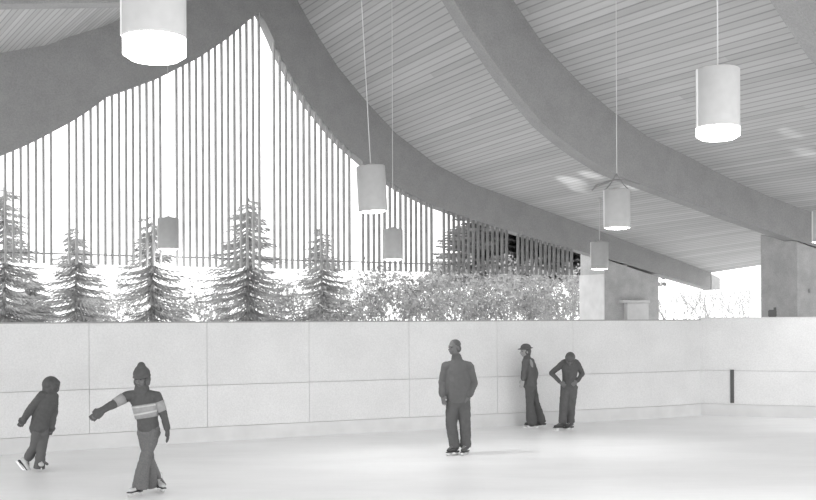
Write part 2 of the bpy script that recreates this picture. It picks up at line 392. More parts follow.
# ---------------------------------------------------------------- concrete piers
sP = (.343*24)/math.cos(TH)+.04
def pier(t, label, light):
    root = empty('concrete_pier', fr(sP+.9, t-.5, 0), label, 'pier')
    def add(name, m, f):
        bm = bmesh.new(); f(bm); bmesh.ops.translate(bm, verts=bm.verts, vec=-root.location); return obj(name, bm, m, root)
    bt = bot1 if t < 3 else bot2
    def body(bm):
        gap = .02
        h = lambda s: interp(bt, s)-gap
        s0, s1 = sP, sP+1.93
        hexa(bm, [fr(s0,t,-.04), fr(s1,t,-.04), fr(s1,t-1.0,-.04), fr(s0,t-1.0,-.04), fr(s0,t,h(s0)), fr(s1,t,h(s1)-.06), fr(s1,t-1.0,h(s1)-.0), fr(s0,t-1.0,h(s0)+.22)])
        bmesh.ops.bevel(bm, geom=bm.edges[:], offset=.015, segments=1, affect='EDGES')
    add('pier_body', M['concrete'], body)
    h0 = interp(bt, sP)
    add('bearing_pad', M['concrete'], lambda bm: boxf(bm, sP+.25, sP+.8, t-.02, t-.3, interp(bt, sP+.8)-.12, interp(bt, sP+.8)+.0))
    if light:
        def plate(bm): boxf(bm, sP-.03, sP+.0, t+.0, t-1.0, 0, h0-.42)
        add('side_plate', M['concrete_light'], plate)
        def ledge(bm): boxf(bm, sP+.48, sP+1.45, t+.16, t-.01, 2.48, 2.55)
        add('ledge', M['concrete_light'], ledge)
        def block(bm): boxf(bm, sP+.66, sP+1.42, t+.14, t-.01, 0, 2.47)
        add('block', M['concrete_light'], block)
    else:
        add('bracket', M['beam_end'], lambda bm: boxf(bm, sP+.36, sP+.85, t+.05, t-.01, 2.60, 2.68))
    return root
pier(0, 'pale stepped concrete pier under the far beam, right of the slatted screens', True)
pier(BAY, 'plain grey concrete pier at the right edge behind the boards', False)
# small dark box sitting on the boards by the right pier
q = plan_r[0] + dd*((foot(772, 22.75)-plan_r[0]).dot(dd)) + nr*.07
bm = bmesh.new(); box(bm, V((0, 0, .075)), (.16, .12, .15)); bmesh.ops.bevel(bm, geom=bm.edges[:], offset=.015, segments=2, affect='EDGES'); box(bm, V((.05, 0, .17)), (.05, .05, .06))
o = obj('junction_box', bm, M['slot']); o.location = q + V((0, 0, 2.075)); o.rotation_euler = (0, 0, rz)
tag(o, 'small dark box on top of the boards at the foot of the right pier', 'box')

# ---------------------------------------------------------------- pendant lamps
def lathe(bm, prof, seg=40):
    rings = [[bm.verts.new((r*math.cos(2*math.pi*j/seg), r*math.sin(2*math.pi*j/seg), z)) for j in range(seg)] for r, z in prof]
    for a, b in zip(rings, rings[1:]):
        for j in range(seg): bm.faces.new((a[j], a[(j+1) % seg], b[(j+1) % seg], b[j]))
    return rings
def lamp(cx, ybot, ytop, w, power, label, band=0, lean=0, yoke=False, body=None, R=.21):  # band: deeper glowing diffuser that stands in for overexposed glow
    Y = F*2*R/w; p = at(cx, ybot, Y); H = (ybot-ytop)/F*Y
    root = empty('pendant_lamp', p, label, 'lamp', 'cylinder pendant lamps hung from the roof')
    zc = ceil_z(p.x, p.y)-p.z; zc = ceil_z(p.x-lean*zc, p.y)-p.z; zc /= math.cos(lean); root.rotation_euler = (0, -lean, 0)
    bm = bmesh.new()
    r = lathe(bm, [(R-.012, band), (R, band), (R, band+.02), (R, H-.01), (R-.012, H), (.06, H+.006), (.06, H+.03), (.02, H+.03)]); bm.faces.new(r[-1])
    r2 = lathe(bm, [(R-.012, band), (R-.012, band+.08)])
    bmesh.ops.remove_doubles(bm, verts=bm.verts, dist=1e-4)
    sh = obj('lamp_shade', bm, M[body or 'lampbody'], root, smooth=False)
    for pl in sh.data.polygons: pl.use_smooth = abs(pl.normal.z) < .5
    bm = bmesh.new(); r = lathe(bm, [(R-.014, band+.06), (R-.014, band+.0), ((R-.002) if band else R-.014, band-.001 if band else .02), ((R-.002) if band else R-.014, .02), (R-.05, -.012), (.1, -.02), (.01, -.022)]); bm.faces.new(r[-1])
    obj('diffuser', bm, M['glow'], root, smooth=True)
    # seam strip down the shade
    bm = bmesh.new(); box(bm, (-R-.001, -.03, (H+band)/2), (.012, .03, H-band-.02)); obj('seam_strip', bm, M['lamprim'], root)
    bm = bmesh.new()
    tx = 0
    base = H+.02
    if yoke:
        base = H+.26
        y = bmesh.new()
        for sx in (-1, 1): tube(y, [(sx*(R-.02), 0, H), (sx*R*.5, 0, H+.09), (0, 0, base)], [.008]*3, 6)
        tube(y, [(-.39, -.02, H+.0), (-.33, -.03, H+.06), (-.05, -.02, H+.16), (.12, 0, H+.17), (.36, .03, H+.1)], [.014, .02, .014, .014, .012], 6)
        obj('yoke', y, M['rail'], root)
    n = 8
    pts = [(tx*(k/n)**1.0, 0, base+(zc-base+.0)*k/n) for k in range(n+1)]
    tube(bm, pts, [.0068]*(n+1), 6, cap=False); obj('cord', bm, M['cord'], root)
    bm = bmesh.new(); rr = lathe(bm, [(.02, -.07), (.05, -.05), (.055, .05)], 16); bm.faces.new(rr[0][::-1]); bm.faces.new(rr[-1])
    bmesh.ops.translate(bm, verts=bm.verts, vec=(tx, 0, zc)); obj('ceiling_rose', bm, M['lampbody'], root)
    if power:
        l = bpy.data.lights.new('lamp_light', 'SPOT'); l.energy = power*.85; l.spot_size = 2.5; l.spot_blend = 1.0; l.shadow_soft_size = .18
        lo = bpy.data.objects.new('lamp_light', l); C.objects.link(lo); lo.parent = root; lo.location = (0, 0, -.06)
        g = bpy.data.lights.new('spill_light', 'POINT'); g.energy = power*.06; g.shadow_soft_size = .12
        go = bpy.data.objects.new('spill_light', g); C.objects.link(go); go.parent = root; go.location = (0, 0, -.2)
    return root
lamp(154.5, 58, -75, 63, 260, 'large grey cylinder lamp glowing at upper left, nearest of all the lamps', band=.13)
lamp(373.3, 211.5, 166, 28.5, 200, 'grey cylinder lamp at centre on a slightly slanting cord, the larger of two', lean=.052)
lamp(393, 259.5, 229, 20, 160, 'small grey cylinder lamp hanging just right of the larger centre lamp', R=.195)
lamp(718, 138, 69, 43, 260, 'bright cylinder lamp hanging on the right in front of the plank ceiling', band=.1)
lamp(617, 228, 190, 26.5, 200, 'pale cylinder lamp on a wire yoke below the middle roof beam', yoke=True)
lamp(599.5, 269, 242, 17.8, 120, 'smallest cylinder lamp, hanging in front of the stepped concrete pier')
lamp(168.5, 249, 218, 20.6, 160, 'small dark grey cylinder lamp against the gap in the slats at left')
lamp(823, 242, 211, 22, 160, 'cylinder lamp cut off by the right edge of the photo')

# ---------------------------------------------------------------- trees and shrubs outside
def conifer(x, y, H, R, seed, label, m='needles', dens=1.0, droop=.35, name='fir_tree', base=.0, fan=1.0):
    rnd = random.Random(seed)
    root = empty(name, (x, y, -.04), label, 'tree', 'evergreens outside the rink')
    bm = bmesh.new(); tube(bm, [(0, 0, 0), (0, 0, H*.5), (0, 0, H*.98)], [.09*H/5, .05*H/5, .01], 7, cap=False); obj('trunk', bm, M['bark'], root)
    bm = bmesh.new()
    z = base+.25
    while z < H*.97:
        f = (z-base)/(H-base); L = R*(1-f)**.8+.08
        for k in range(int(9*dens)+2):
            a = rnd.uniform(0, 2*math.pi); zj = z+rnd.uniform(-.3, .26); ln = L*rnd.uniform(.6, 1.12); n = max(4, int(ln/.13))
            dr = droop*rnd.uniform(.7, 1.3)
            prev = None
            for i in range(n+1):
                u = i/n; rr = ln*u; zz = zj - dr*ln*u + .45*dr*ln*u*u*1.3
                p = V((math.cos(a)*rr, math.sin(a)*rr, zz))
                if prev is not None:
                    d = (p-prev).normalized(); sd = d.cross(V((0, 0, 1))).normalized(); w = .018*(1-u)+.006
                    # twig fans: two side sprays and a hanging one
                    for sgn in (-1, 1):
                        tip = p + sd*sgn*fan*rnd.uniform(.10, .2)*(1.15-u)*min(1, ln) + d*.12 + V((0, 0, -rnd.uniform(.02, .1)))
                        v = [bm.verts.new(q) for q in (prev, prev+d*.045*fan+V((0,0,.02)), tip, tip-d*.03*fan)]
                        bm.faces.new(v)
                    tip = p + V((rnd.uniform(-.03, .03), rnd.uniform(-.03, .03), -rnd.uniform(.05, .12)))
                    v = [bm.verts.new(q) for q in (prev+sd*.012, prev-sd*.012, tip)]; bm.faces.new(v)
                    v = [bm.verts.new(q) for q in (prev+V((0,0,w)), prev-V((0,0,w)), p-V((0,0,w)), p+V((0,0,w)))]; bm.faces.new(v)
                prev = p
        z += .17/dens**.5*rnd.uniform(.8, 1.2)*max(.6, H/5)
    obj('foliage', bm, M[m], root); return root
def shrub(x, y, H, R, seed, label, m='leaves', n=900, name='bare_shrub', cat='shrub', size=.075, bark='bark_pale', group='frosted shrubs behind the boards'):
    rnd = random.Random(seed)
    root = empty(name, (x, y, -.04), label, cat, group)
    bm = bmesh.new(); tips = []
    def grow(p, d, L, r, dep):
        q = p+d*L
        tube(bm, [p, (p+q)/2+V((rnd.uniform(-.04,.04)*L, rnd.uniform(-.04,.04)*L, 0)), q], [r, r*.8, r*.62], 5, cap=False)
        if dep == 0: tips.append(q); return
        tips.append((p+q)/2)
        for _ in range(3 if dep > 1 else 3):
            ax = V((rnd.gauss(0, 1), rnd.gauss(0, 1), rnd.gauss(0, .6))).normalized()
            grow(q if rnd.random() < .7 else (p+q*2)/3, (d+ax*.62+V((0, 0, .12))).normalized(), L*rnd.uniform(.6, .82), r*.58, dep-1)
    for k in range(4):
        a = k*1.57+rnd.uniform(-.5, .5)
        grow(V((.08*math.cos(a), .08*math.sin(a), 0)), V((math.cos(a)*.35*R/H*2, math.sin(a)*.35*R/H*2, 1)).normalized(), H*.34, .035*H/3, 4)
    obj('branches', bm, M[bark], root)
    if n:
        bm = bmesh.new()
        for i in range(n):
            t = rnd.choice(tips)+V((rnd.gauss(0, .12), rnd.gauss(0, .12), rnd.gauss(0, .12)))
            a = V((rnd.gauss(0,1), rnd.gauss(0,1), rnd.gauss(0,1))).normalized(); b = a.cross(V((rnd.gauss(0,1), rnd.gauss(0,1), rnd.gauss(0,1)))).normalized()
            s = size*rnd.uniform(.6, 1.5)
            bm.faces.new([bm.verts.new(t+a*s), bm.verts.new(t+b*s*.5), bm.verts.new(t-a*s), bm.verts.new(t-b*s*.5)])
        obj('foliage', bm, M[m], root)
    return root
def tx(px, Y): return ray(px, HY).x*Y
conifer(tx(4, 29), 29, 5.7, 1.9, 1, 'tall frosted fir at the far left edge, showing through the slats', dens=1.3)
conifer(tx(76, 29.5), 29.5, 4.5, 1.9, 2, 'frosted fir second from the left beyond the boards', dens=1.2)
conifer(tx(152, 27.6), 27.6, 4.7, 1.9, 3, 'frosted fir with wide drooping boughs under the small left lamp', droop=.55)
conifer(tx(248, 28.5), 28.5, 5.3, 2.2, 4, 'large frosted fir with layered boughs, left of the roof peak gap', droop=.5, dens=1.2)
conifer(tx(322, 31), 31, 4.7, 1.8, 5, 'frosted fir behind the tall slats just right of the roof peak', droop=.4)
conifer(tx(30, 33), 33, 3.6, 1.7, 8, 'low frosted fir between the two firs at far left', dens=1.3)
conifer(tx(548, 49), 49, 12.5, 5.2, 6, 'big dense dark evergreen behind the right-hand slatted screens', m='needles_dark', dens=11, droop=.2, name='evergreen_tree', base=4.1, fan=3.6)
sh = [(200,36,3.5,'low frosted shrub between the two wide firs'),(292,34,3.5,'frosted shrub at the foot of the fir right of the peak gap'),(350,34,3.9,'frosted shrub left of the two centre lamps'),(388,30,3.5,'frosted shrub directly below the small centre lamp'),
      (430,34,4.0,'frosted shrub just above the heads, left of the standing man'),(466,30,3.6,'frosted shrub above the standing man'),(506,34.5,4.0,'frosted shrub above the person in the hat'),(542,31,3.8,'frosted shrub nearest the stepped concrete pier'),(113,34,3.5,'low frosted shrub behind the striped-sweater skater'),(570,35,4.0,'frosted shrub half hidden by the left edge of the stepped concrete pier')]
for i, (px, Y, H, l) in enumerate(sh):
    Y2 = (37, 33, 41, 29, 37, 33, 41, 33, 41, 37)[i]; H = 2.04+(H-2.04)*Y2/Y; Y = Y2
    shrub(tx(px, Y), Y, H, 1.6, 20+i, l, n=2300 if px > 380 else 1500, size=.06)
for i, (px, Y, H, l) in enumerate([(668, 52, 4.3, 'pale bare sapling left of the right pier, nearest the stepped pier'), (702, 60, 4.6, 'pale bare tree under the end of the far roof beam'), (742, 70, 5.0, 'pale bare tree just left of the right pier')]):
    shrub(tx(px, Y), Y, H, 1.6, 60+i, l, n=0, name='bare_tree', cat='tree', group='pale bare trees in the distance', bark='bark_pale')

# ================================================================ PEOPLE
def rotz(a): return Matrix.Rotation(a, 3, 'Z')
class Fig:
    def __init__(s, px, py, label, fpx=None):
        # foot contact pixel -> depth on the ice
        r = ray(px, py); s.Y = EYE/(-r.z); s.o = V((r.x*s.Y, s.Y, 0))
        s.root = empty('person', s.o, label, 'person'); s.k = F/s.Y
    def P(s, px, py, dy=0.0):          # local point
        return at(px, py, s.Y+dy)-s.o
    def part(s, name, prims, m, voxel=.009, smooth=5, parent=None):
        bm = bmesh.new()
        for f in prims: f(bm)
        return remeshed(name, bm, M[m], parent or s.root, voxel, smooth)
def T(pts, rad, side=None, seg=16, cap=True):
    def go(bm):
        i0 = 0; n = len(pts)
        for i in range(1, n):
            sharp = i < n-1 and (pts[i]-pts[i-1]).angle(pts[i+1]-pts[i]) > .6
            if sharp or i == n-1: tube(bm, pts[i0:i+1], rad[i0:i+1], seg, side, cap); i0 = i
    return go
def B(c, r, R=None): return lambda bm: ball(bm, c, r, R)
def hand(wrist, d, palm_n, thumb_dir, sc=1.0, fat=1.0, curl=.35):
    """prims: palm, four unequal bent fingers, thumb leaving the side of the palm"""
    d = d.normalized(); pn = (palm_n-d*palm_n.dot(d)).normalized(); w = d.cross(pn).normalized()
    if w.dot(thumb_dir) < 0: w = -w
    out = [T([wrist-d*.02, wrist+d*.035*sc, wrist+d*.085*sc], [(.027*fat*sc, .02*fat*sc), (.038*fat*sc, .017*fat*sc), (.040*fat*sc, .013*fat*sc)], side=w, seg=12)]
    for k, (off, ln) in enumerate(((.029, .070), (.010, .078), (-.010, .072), (-.028, .056))):
        a = wrist+d*.088*sc+w*off*sc; ln *= sc; sp = w*off*.18
        b = a+d*ln*.5+pn*ln*.12*curl*2+sp; c = b+(d*(1-curl*.6)+pn*curl).normalized()*ln*.5+sp*.5
        out.append(T([a-d*.02, a, b, c], [.0095*fat, .0095*fat, .0085*fat, .007*fat], seg=8))
    a = wrist+d*.028*sc+w*.03*sc
    out.append(T([a, a+(d*.6+w*.7).normalized()*.035*sc, a+(d*.95+w*.35).normalized()*.068*sc+pn*.012], [.013*fat, .0105*fat, .008*fat], seg=8))
    return out
def head_prims(c, f, up, k=1.0):
    """c: centre of the skull, f: facing, up: crown"""
    f = f.normalized(); up = (up-f*up.dot(f)).normalized(); x = f.cross(up).normalized()
    R = Matrix((x, f, up)).transposed()
    g = lambda a, b, d_: c+(x*a+f*b+up*d_)*k
    s = lambda t: V(t)*k
    pr = [B(g(0, -.008, .02), s((.074, .094, .092)), R), B(g(0, .022, -.045), s((.058, .066, .068)), R), B(g(0, .05, -.088), s((.026, .028, .02)), R),
          T([g(0, .082, .0), g(0, .108, -.035)], [.010*k, .016*k], seg=10), B(g(0, .078, .018), s((.05, .018, .012)), R),
          B(g(.035, .066, -.03), s((.022, .018, .016)), R), B(g(-.035, .066, -.03), s((.022, .018, .016)), R),
          B(g(0, .082, -.064), s((.026, .012, .010)), R)]
    for sx in (-1, 1): pr.append(B(g(sx*.078, -.012, -.018), s((.012, .02, .03)), R))
    return pr, g, R
def face_bits(fig, g, R, k, parent, y=.084):
    for sx in (-1, 1):
        bm = bmesh.new(); ball(bm, g(sx*.03, .080, .0), V((.012, .007, .007))*k, R, 10, 8); obj('eye', bm, M['eye'], parent, True)
    bm = bmesh.new(); ball(bm, g(0, .091, -.064), V((.022, .005, .004))*k, R, 10, 6); obj('mouth', bm, M['hair'], parent, True)
def skate(fig, ankle, toe_dir, up=None, L=.27, m='bootl', white=False, sc=1.0, h=.15):
    """boot with cuff, sole, heel and a steel blade on two stanchions; ankle is the ankle joint"""
    up = up or V((0, 0, 1)); t = (toe_dir-up*toe_dir.dot(up)).normalized(); x = t.cross(up).normalized()
    R = Matrix((x, t, up)).transposed(); g = lambda a, b, c: ankle+(x*a+t*b+up*c)*sc
    bm = bmesh.new()
    tube(bm, [g(0, -.008, .045), g(0, -.005, .02), g(0, 0, -.02), g(0, .03, -.05)], [.044*sc, .044*sc, .045*sc, .04*sc], 14)
    tube(bm, [g(0, -.05, -.05), g(0, .03, -.055), g(0, .11, -.068), g(0, .165, -.072)], [(.038*sc, .036*sc), (.042*sc, .036*sc), (.045*sc, .028*sc), (.034*sc, .022*sc)], 14, side=x)
    boot = remeshed('ice_skate', bm, M[m], fig.root, .008, 4)
    bm = bmesh.new(); mt = lambda: R
    box(bm, g(0, .055, -.098), (V((.07, .27, .014))*sc), mtx=R); box(bm, g(0, -.05, -.11), V((.055, .06, .02))*sc, mtx=R)
    bmesh.ops.bevel(bm, geom=bm.edges[:], offset=.005, segments=1, affect='EDGES'); obj('sole', bm, M['bootd'], boot)
    bm = bmesh.new()
    prof = [(-.1, -.150), (-.09, -.138), (.14, -.138), (.185, -.132), (.215, -.112), (.222, -.122), (.205, -.146), (.17, -.155), (-.095, -.155)]
    L1 = [bm.verts.new(g(-.003, b, c)) for b, c in prof]; L2 = [bm.verts.new(g(.003, b, c)) for b, c in prof]
    bm.faces.new(L1); bm.faces.new(L2[::-1])
    for i in range(len(prof)): bm.faces.new((L1[i], L1[(i+1) % len(prof)], L2[(i+1) % len(prof)], L2[i]))
    for b in (-.05, .11): box(bm, g(0, b, -.125), V((.014, .045, .035))*sc, mtx=R)
    obj('blade', bm, M['steel'], boot)
    bm = bmesh.new()
    for i in range(4): tube(bm, [g(-.02, .052+.022*i, -.0+-.018*i-.008), g(.02, .052+.022*i, -.0-.018*i-.008)], [.004*sc]*2, 5)
    obj('laces', bm, M['cord' if m == 'bootd' else 'seam'], boot)
    return boot
ANK = .155   # ankle height above the ice, on the blade

# ---- striped sweater skater -------------------------------------------------
f = Fig(145, 494.5, 'young skater in a striped sweater and knit hat gliding with one arm held out')
P = f.P
hipL, hipR = P(143.5, 430, 0), P(154, 430, 0)         # image left / right
kneeA, ankA = P(145, 459, -.1), V((P(137.5, 0).x, -.10, ANK))
kneeB, ankB = P(148.5, 456, .08), V((P(152.5, 0).x+.01, .22, ANK))
sL, sR = P(127.5, 396, 0), P(156.5, 396.5, 0)
elL, wrL, tpL = P(113.5, 404, -.12), P(102, 410.5, -.22), P(91.5, 419, -.28)
elR, wrR, tpR = P(163.5, 414, 0), P(167, 428, -.05), P(168.5, 441, -.07)
hc = P(141.5, 378, -.02); face = V((-.25, -1, -.2))
hp, g, R = head_prims(hc, face, V((0, 0, 1)), .96)
tors = [P(148, 430), P(147.5, 420), P(145.5, 408), P(142.5, 397), P(141.7, 391)]
body = hp + [T([P(141.7, 396), P(141.5, 384)], [.052, .048]), T(tors, [(.115, .085), (.10, .08), (.115, .085), (.13, .08), (.06, .055)]),
    T([sL, elL, wrL], [.048, .036, .024]), T([sR, elR, wrR], [.048, .036, .024]), T([hipR, kneeA, ankA], [.075, .05, .035]), T([hipL, kneeB, ankB], [.075, .05, .035]),
    T([ankA, ankA+V((-.03, -.12, -.06))], [.026, .018]), T([ankB, ankB+V((.08, -.08, -.06))], [.026, .018])]
body += hand(wrL, tpL-wrL, V((.1, -1, -.25)), V((0, 0, 1)), .9, 1.0) + hand(wrR, tpR-wrR, V((-1, 0, 0)), V((0, -1, 0)), .9, 1.0)
bo = f.part('body', body, 'skin', .007, 3); face_bits(f, g, R, .96, f.root)
# sweater
def seg_pts(a, b, t0, t1): return [a+(b-a)*t0, a+(b-a)*t1]
sw = [T([P(148.3, 427.5), P(147.6, 421), P(146, 409), P(143, 398.5), P(141.8, 391.5)], [(.128, .105), (.122, .10), (.143, .108), (.155, .10), (.08, .075)]),
      T([P(141, 394.5), sL, elL, elL+(wrL-elL)*.9], [.062, .062, .05, .038]), T([P(143, 394.5), sR, elR, elR+(wrR-elR)*.9], [.062, .062, .048, .038])]
f.part('sweater', sw, 'dark', .009, 5)
st = [T([P(147.1, 416.5), P(145.3, 404.5)], [(.137, .114), (.153, .116)])]
o = None
def band(name, c0, c1, r0, r1, m, side=None):
    bm = bmesh.new(); d = (c1-c0)
    pts = [c0+d*t for t in (0, .33, .66, 1)]; rr = [(r0[0]+(r1[0]-r0[0])*t, r0[1]+(r1[1]-r0[1])*t) for t in (0, .33, .66, 1)]
    tube(bm, pts, rr, 28, side, cap=False); return obj(name, bm, M[m], f.root, True)
band('chest_stripe', P(147.0, 417.5), P(145.0, 404), (.139, .114), (.160, .116), 'stripe')
band('stripe_edging', P(146.5, 413.3), P(146.2, 411.7), (.146, .118), (.149, .118), 'stripe_mid')
band('stripe_edging', P(145.4, 406.5), P(145.2, 405), (.158, .119), (.160, .119), 'stripe_mid')
for a, b, t0, t1, r in ((sL, elL, .3, .92, (.066, .056)), (sR, elR, .3, .85, (.066, .054))):
    c0, c1 = seg_pts(a, b, t0, t1); band('sleeve_stripe', c0, c1, (r[0], r[0]), (r[1], r[1]), 'stripe')
# gloves
f.part('glove', hand(wrL, tpL-wrL, V((.1, -1, -.25)), V((0, 0, 1)), 1.0, 1.5, .3)+[T([elL+(wrL-elL)*.55, wrL], [.043, .04])], 'glove', .006, 2)
f.part('glove', hand(wrR, tpR-wrR, V((-1, 0, 0)), V((0, -1, 0)), 1.0, 1.45, .3)+[T([elR+(wrR-elR)*.6, wrR], [.043, .04])], 'glove', .006, 2)
# flared knit trousers
tr = [T([P(148.5, 431), P(148.3, 424)], [(.12, .095), (.115, .09)]),
      T([hipR, hipR+(kneeA-hipR)*.5, kneeA, P(142, 474, -.1), P(140, 488.5, -.1)], [.085, .078, (.066, .066), (.082, .085), (.096, .10)], cap=False),
      T([hipL, hipL+(kneeB-hipL)*.5, kneeB, P(150, 471, .12), P(151.6, 486.5, .17)], [.082, .076, (.064, .064), (.072, .078), (.078, .09)], cap=False)]
f.part('trousers', tr, 'grey', .009, 4)
# knit hat with rolled brim and pointed crown, scarf, hair
R0 = R
f.part('knit_hat', [B(g(0, -.012, .055), (.098, .115, .085), R), T([g(0, -.01, .06), g(0, -.02, .12), g(0, -.025, .145)], [.092, .076, .05]),
    B(g(0, -.012, .02), (.106, .122, .03), R)], 'dark', .008, 4)
f.part('hair', [B(g(0, -.035, -.02), (.096, .085, .085), R), B(g(.075, .0, -.05), (.03, .045, .05), R), B(g(-.075, .0, -.05), (.03, .045, .05), R)], 'hair', .008, 3)
f.part('scarf', [T([P(141.7, 392.5), P(141.5, 387.5)], [(.095, .09), (.082, .08)])], 'dark', .008, 3)
skate(f, ankA, V((-.35, -1, 0)), m='bootl', sc=.95); skate(f, ankB, V((.55, -1, 0)), m='bootl', sc=.95)

# ---- child in a dark coat ----------------------------------------------------
f = Fig(38.5, 471, 'small child in a dark hooded coat skating towards the right at far left'); P = f.P
hc = P(51.5, 386.5); face = V((1, -.25, -.12))
hp, g, R = head_prims(hc, face, V((.1, 0, 1)), .9)
sL, elL, wrL = P(42.5, 395.5, -.05), P(31.5, 408, -.08), P(25, 417.5, -.1); tpL = P(20.5, 425, -.1)
sR, elR, wrR = P(54, 396.5, .06), P(53.8, 413, .05), P(52, 424.5, .02); tpR = P(49.5, 433.5, .02)
h1, k1, a1 = P(43.5, 430, .05), P(41.5, 449, .0), V((P(38.5, 0).x, 0, ANK))
h2, k2, a2 = P(38.5, 430, -.04), P(34, 447.5, .02), P(27, 459.5, .12)
body = hp+[T([P(49.5, 398), P(51, 390)], [.05, .045]), T([P(41, 428), P(43, 415), P(47.5, 402), P(49.5, 394)], [(.1, .08), (.095, .075), (.12, .08), (.06, .05)]),
    T([sL, elL, wrL], [.042, .034, .023]), T([sR, elR, wrR], [.042, .034, .023]), T([h1, k1, a1], [.07, .05, .034]), T([h2, k2, a2], [.07, .05, .034]),
    T([a1, a1+V((.1, -.02, -.06))], [.026, .018]), T([a2, a2+V((.01, .0, -.12))], [.03, .025])]
body += hand(wrL, tpL-wrL, V((.3, -1, 0)), V((0, 0, 1)), .75) + hand(wrR, tpR-wrR, V((0, -1, 0)), V((1, 0, 0)), .75)
f.part('body', body, 'skin', .007, 3); face_bits(f, g, R, .9, f.root)
f.part('coat', [T([P(39.5, 428.5), P(40.5, 421), P(43.5, 411), P(47.5, 401.5), P(49.8, 395)], [(.135, .125), (.125, .12), (.13, .12), (.142, .11), (.09, .08)]),
    T([P(46.5, 398), sL, elL, elL+(wrL-elL)*.95], [.075, .066, .057, .047]), T([P(50, 398), sR, elR, elR+(wrR-elR)*.95], [.07, .062, .054, .045]),
    T([P(49.5, 396), P(51, 391)], [.088, .08])], 'dark', .009, 5)
f.part('hood', [B(g(0, -.015, .03), (.118, .118, .112), R), B(g(0, -.04, -.03), (.1, .085, .1), R), B(g(0, .05, .062), (.09, .062, .045), R), B(g(.07, .01, -.03), (.04, .07, .07), R), B(g(-.07, .01, -.03), (.04, .07, .07), R)], 'dark', .009, 4)
f.part('glove', hand(wrL, tpL-wrL, V((.3, -1, 0)), V((0, 0, 1)), .85, 1.5, .3)+[T([elL+(wrL-elL)*.6, wrL+(tpL-wrL)*.3], [.05, .044])], 'glove', .006, 2)
f.part('glove', hand(wrR, tpR-wrR, V((0, -1, 0)), V((1, 0, 0)), .85, 1.5, .3)+[T([elR+(wrR-elR)*.6, wrR+(tpR-wrR)*.3], [.05, .044])], 'glove', .006, 2)
f.part('trousers', [T([P(41, 432), P(40.5, 425)], [(.12, .1), (.12, .1)]), T([h1, h1+(k1-h1)*.5, k1, P(39.8, 461, 0), P(39, 468.5, 0)], [.09, .076, .064, .068, .078], cap=False),
    T([h2, h2+(k2-h2)*.5, k2, k2+(a2-k2)*.6, a2+(k2-a2)*.12], [.09, .072, .06, .064, .062], cap=False)], 'dark2', .009, 4)
skate(f, a1, V((.45, -1, 0)), m='bootl', sc=.86)
up2 = (k2-a2).normalized(); skate(f, a2, V((.3, -.15, -1)), up=(V((.75, .1, .65))).normalized(), m='bootl', sc=.88)

# ---- standing man ------------------------------------------------------------
f = Fig(458, 454.7, 'bareheaded man in a dark jacket standing still with hands by his pockets'); P = f.P
hc = P(454.2, 347.3, -.02); face = V((-.8, -.75, .0))
hp, g, R = head_prims(hc, face, V((0, 0, 1)), 1.02)
sL, elL, wrL = P(446.5, 366.5), P(442.8, 382, .02), P(442.6, 394.5, -.06); tpL = P(444.2, 405, -.1)
sR, elR, wrR = P(468.7, 366.5), P(473.3, 383, .04), P(469.3, 394.5, -.08); tpR = P(463, 402, -.12)
h1, k1, a1 = P(452.8, 401), P(451.2, 425, -.02), V((P(452.8, 0).x, -.02, ANK))
h2, k2, a2 = P(463.5, 401), P(465, 425, -.02), V((P(464, 0).x, .02, ANK))
body = hp+[T([P(457.2, 363), P(455.2, 353)], [.062, .056]), T([P(458, 402), P(458, 390), P(457.8, 375), P(457.5, 366), P(457.2, 360)], [(.15, .11), (.14, .11), (.16, .12), (.16, .1), (.07, .06)]),
    T([sL, elL, wrL], [.055, .042, .028]), T([sR, elR, wrR], [.055, .042, .028]), T([h1, k1, a1], [.085, .056, .04]), T([h2, k2, a2], [.085, .056, .04]),
    T([a1, a1+V((-.1, -.12, -.06))], [.03, .02]), T([a2, a2+V((-.06, -.14, -.06))], [.03, .02])]
body += hand(wrL, tpL-wrL, V((.6, .8, 0)), V((-.2, -1, 0)), 1.05) + hand(wrR, tpR-wrR, V((0, 1, 0)), V((-1, 0, .4)), 1.0)
f.part('body', body, 'skin', .007, 3); face_bits(f, g, R, 1.02, f.root)
f.part('jacket', [T([P(458.3, 397.5), P(458.2, 391), P(458, 380), P(457.8, 371), P(457.5, 365), P(457, 360)], [(.188, .145), (.19, .15), (.19, .15), (.19, .14), (.165, .12), (.085, .08)]),
    T([P(453, 366), sL, elL, elL+(wrL-elL)*.92], [.085, .078, .068, .06]), T([P(462, 366), sR, elR, elR+(wrR-elR)*.92], [.085, .078, .068, .06]),
    T([P(457.1, 361), P(456.5, 357.8)], [(.088, .082), (.08, .075)]), T([wrL+(elL-wrL)*.18, wrL], [.056, .055]), T([wrR+(elR-wrR)*.18, wrR], [.056, .055])], 'dark2', .009, 4)
f.part('trousers', [T([P(458.3, 402), P(458.3, 395)], [(.165, .125), (.165, .125)]), T([h1, h1+(k1-h1)*.5, k1, k1+(a1-k1)*.5, a1+V((0, 0, -.045))], [.105, .096, .086, .082, .08], cap=False),
    T([h2, h2+(k2-h2)*.5, k2, k2+(a2-k2)*.5, a2+V((0, 0, -.045))], [.105, .096, .086, .082, .08], cap=False)], 'denim', .009, 4)
f.part('hair', [B(g(0, -.022, .045), (.084, .094, .076), R), B(g(0, -.055, -.02), (.08, .06, .07), R)], 'hair', .008, 3)
skate(f, a1, V((-.75, -1, 0)), m='bootd', sc=1.03); skate(f, a2, V((-.35, -1, 0)), m='bootd', sc=1.03)

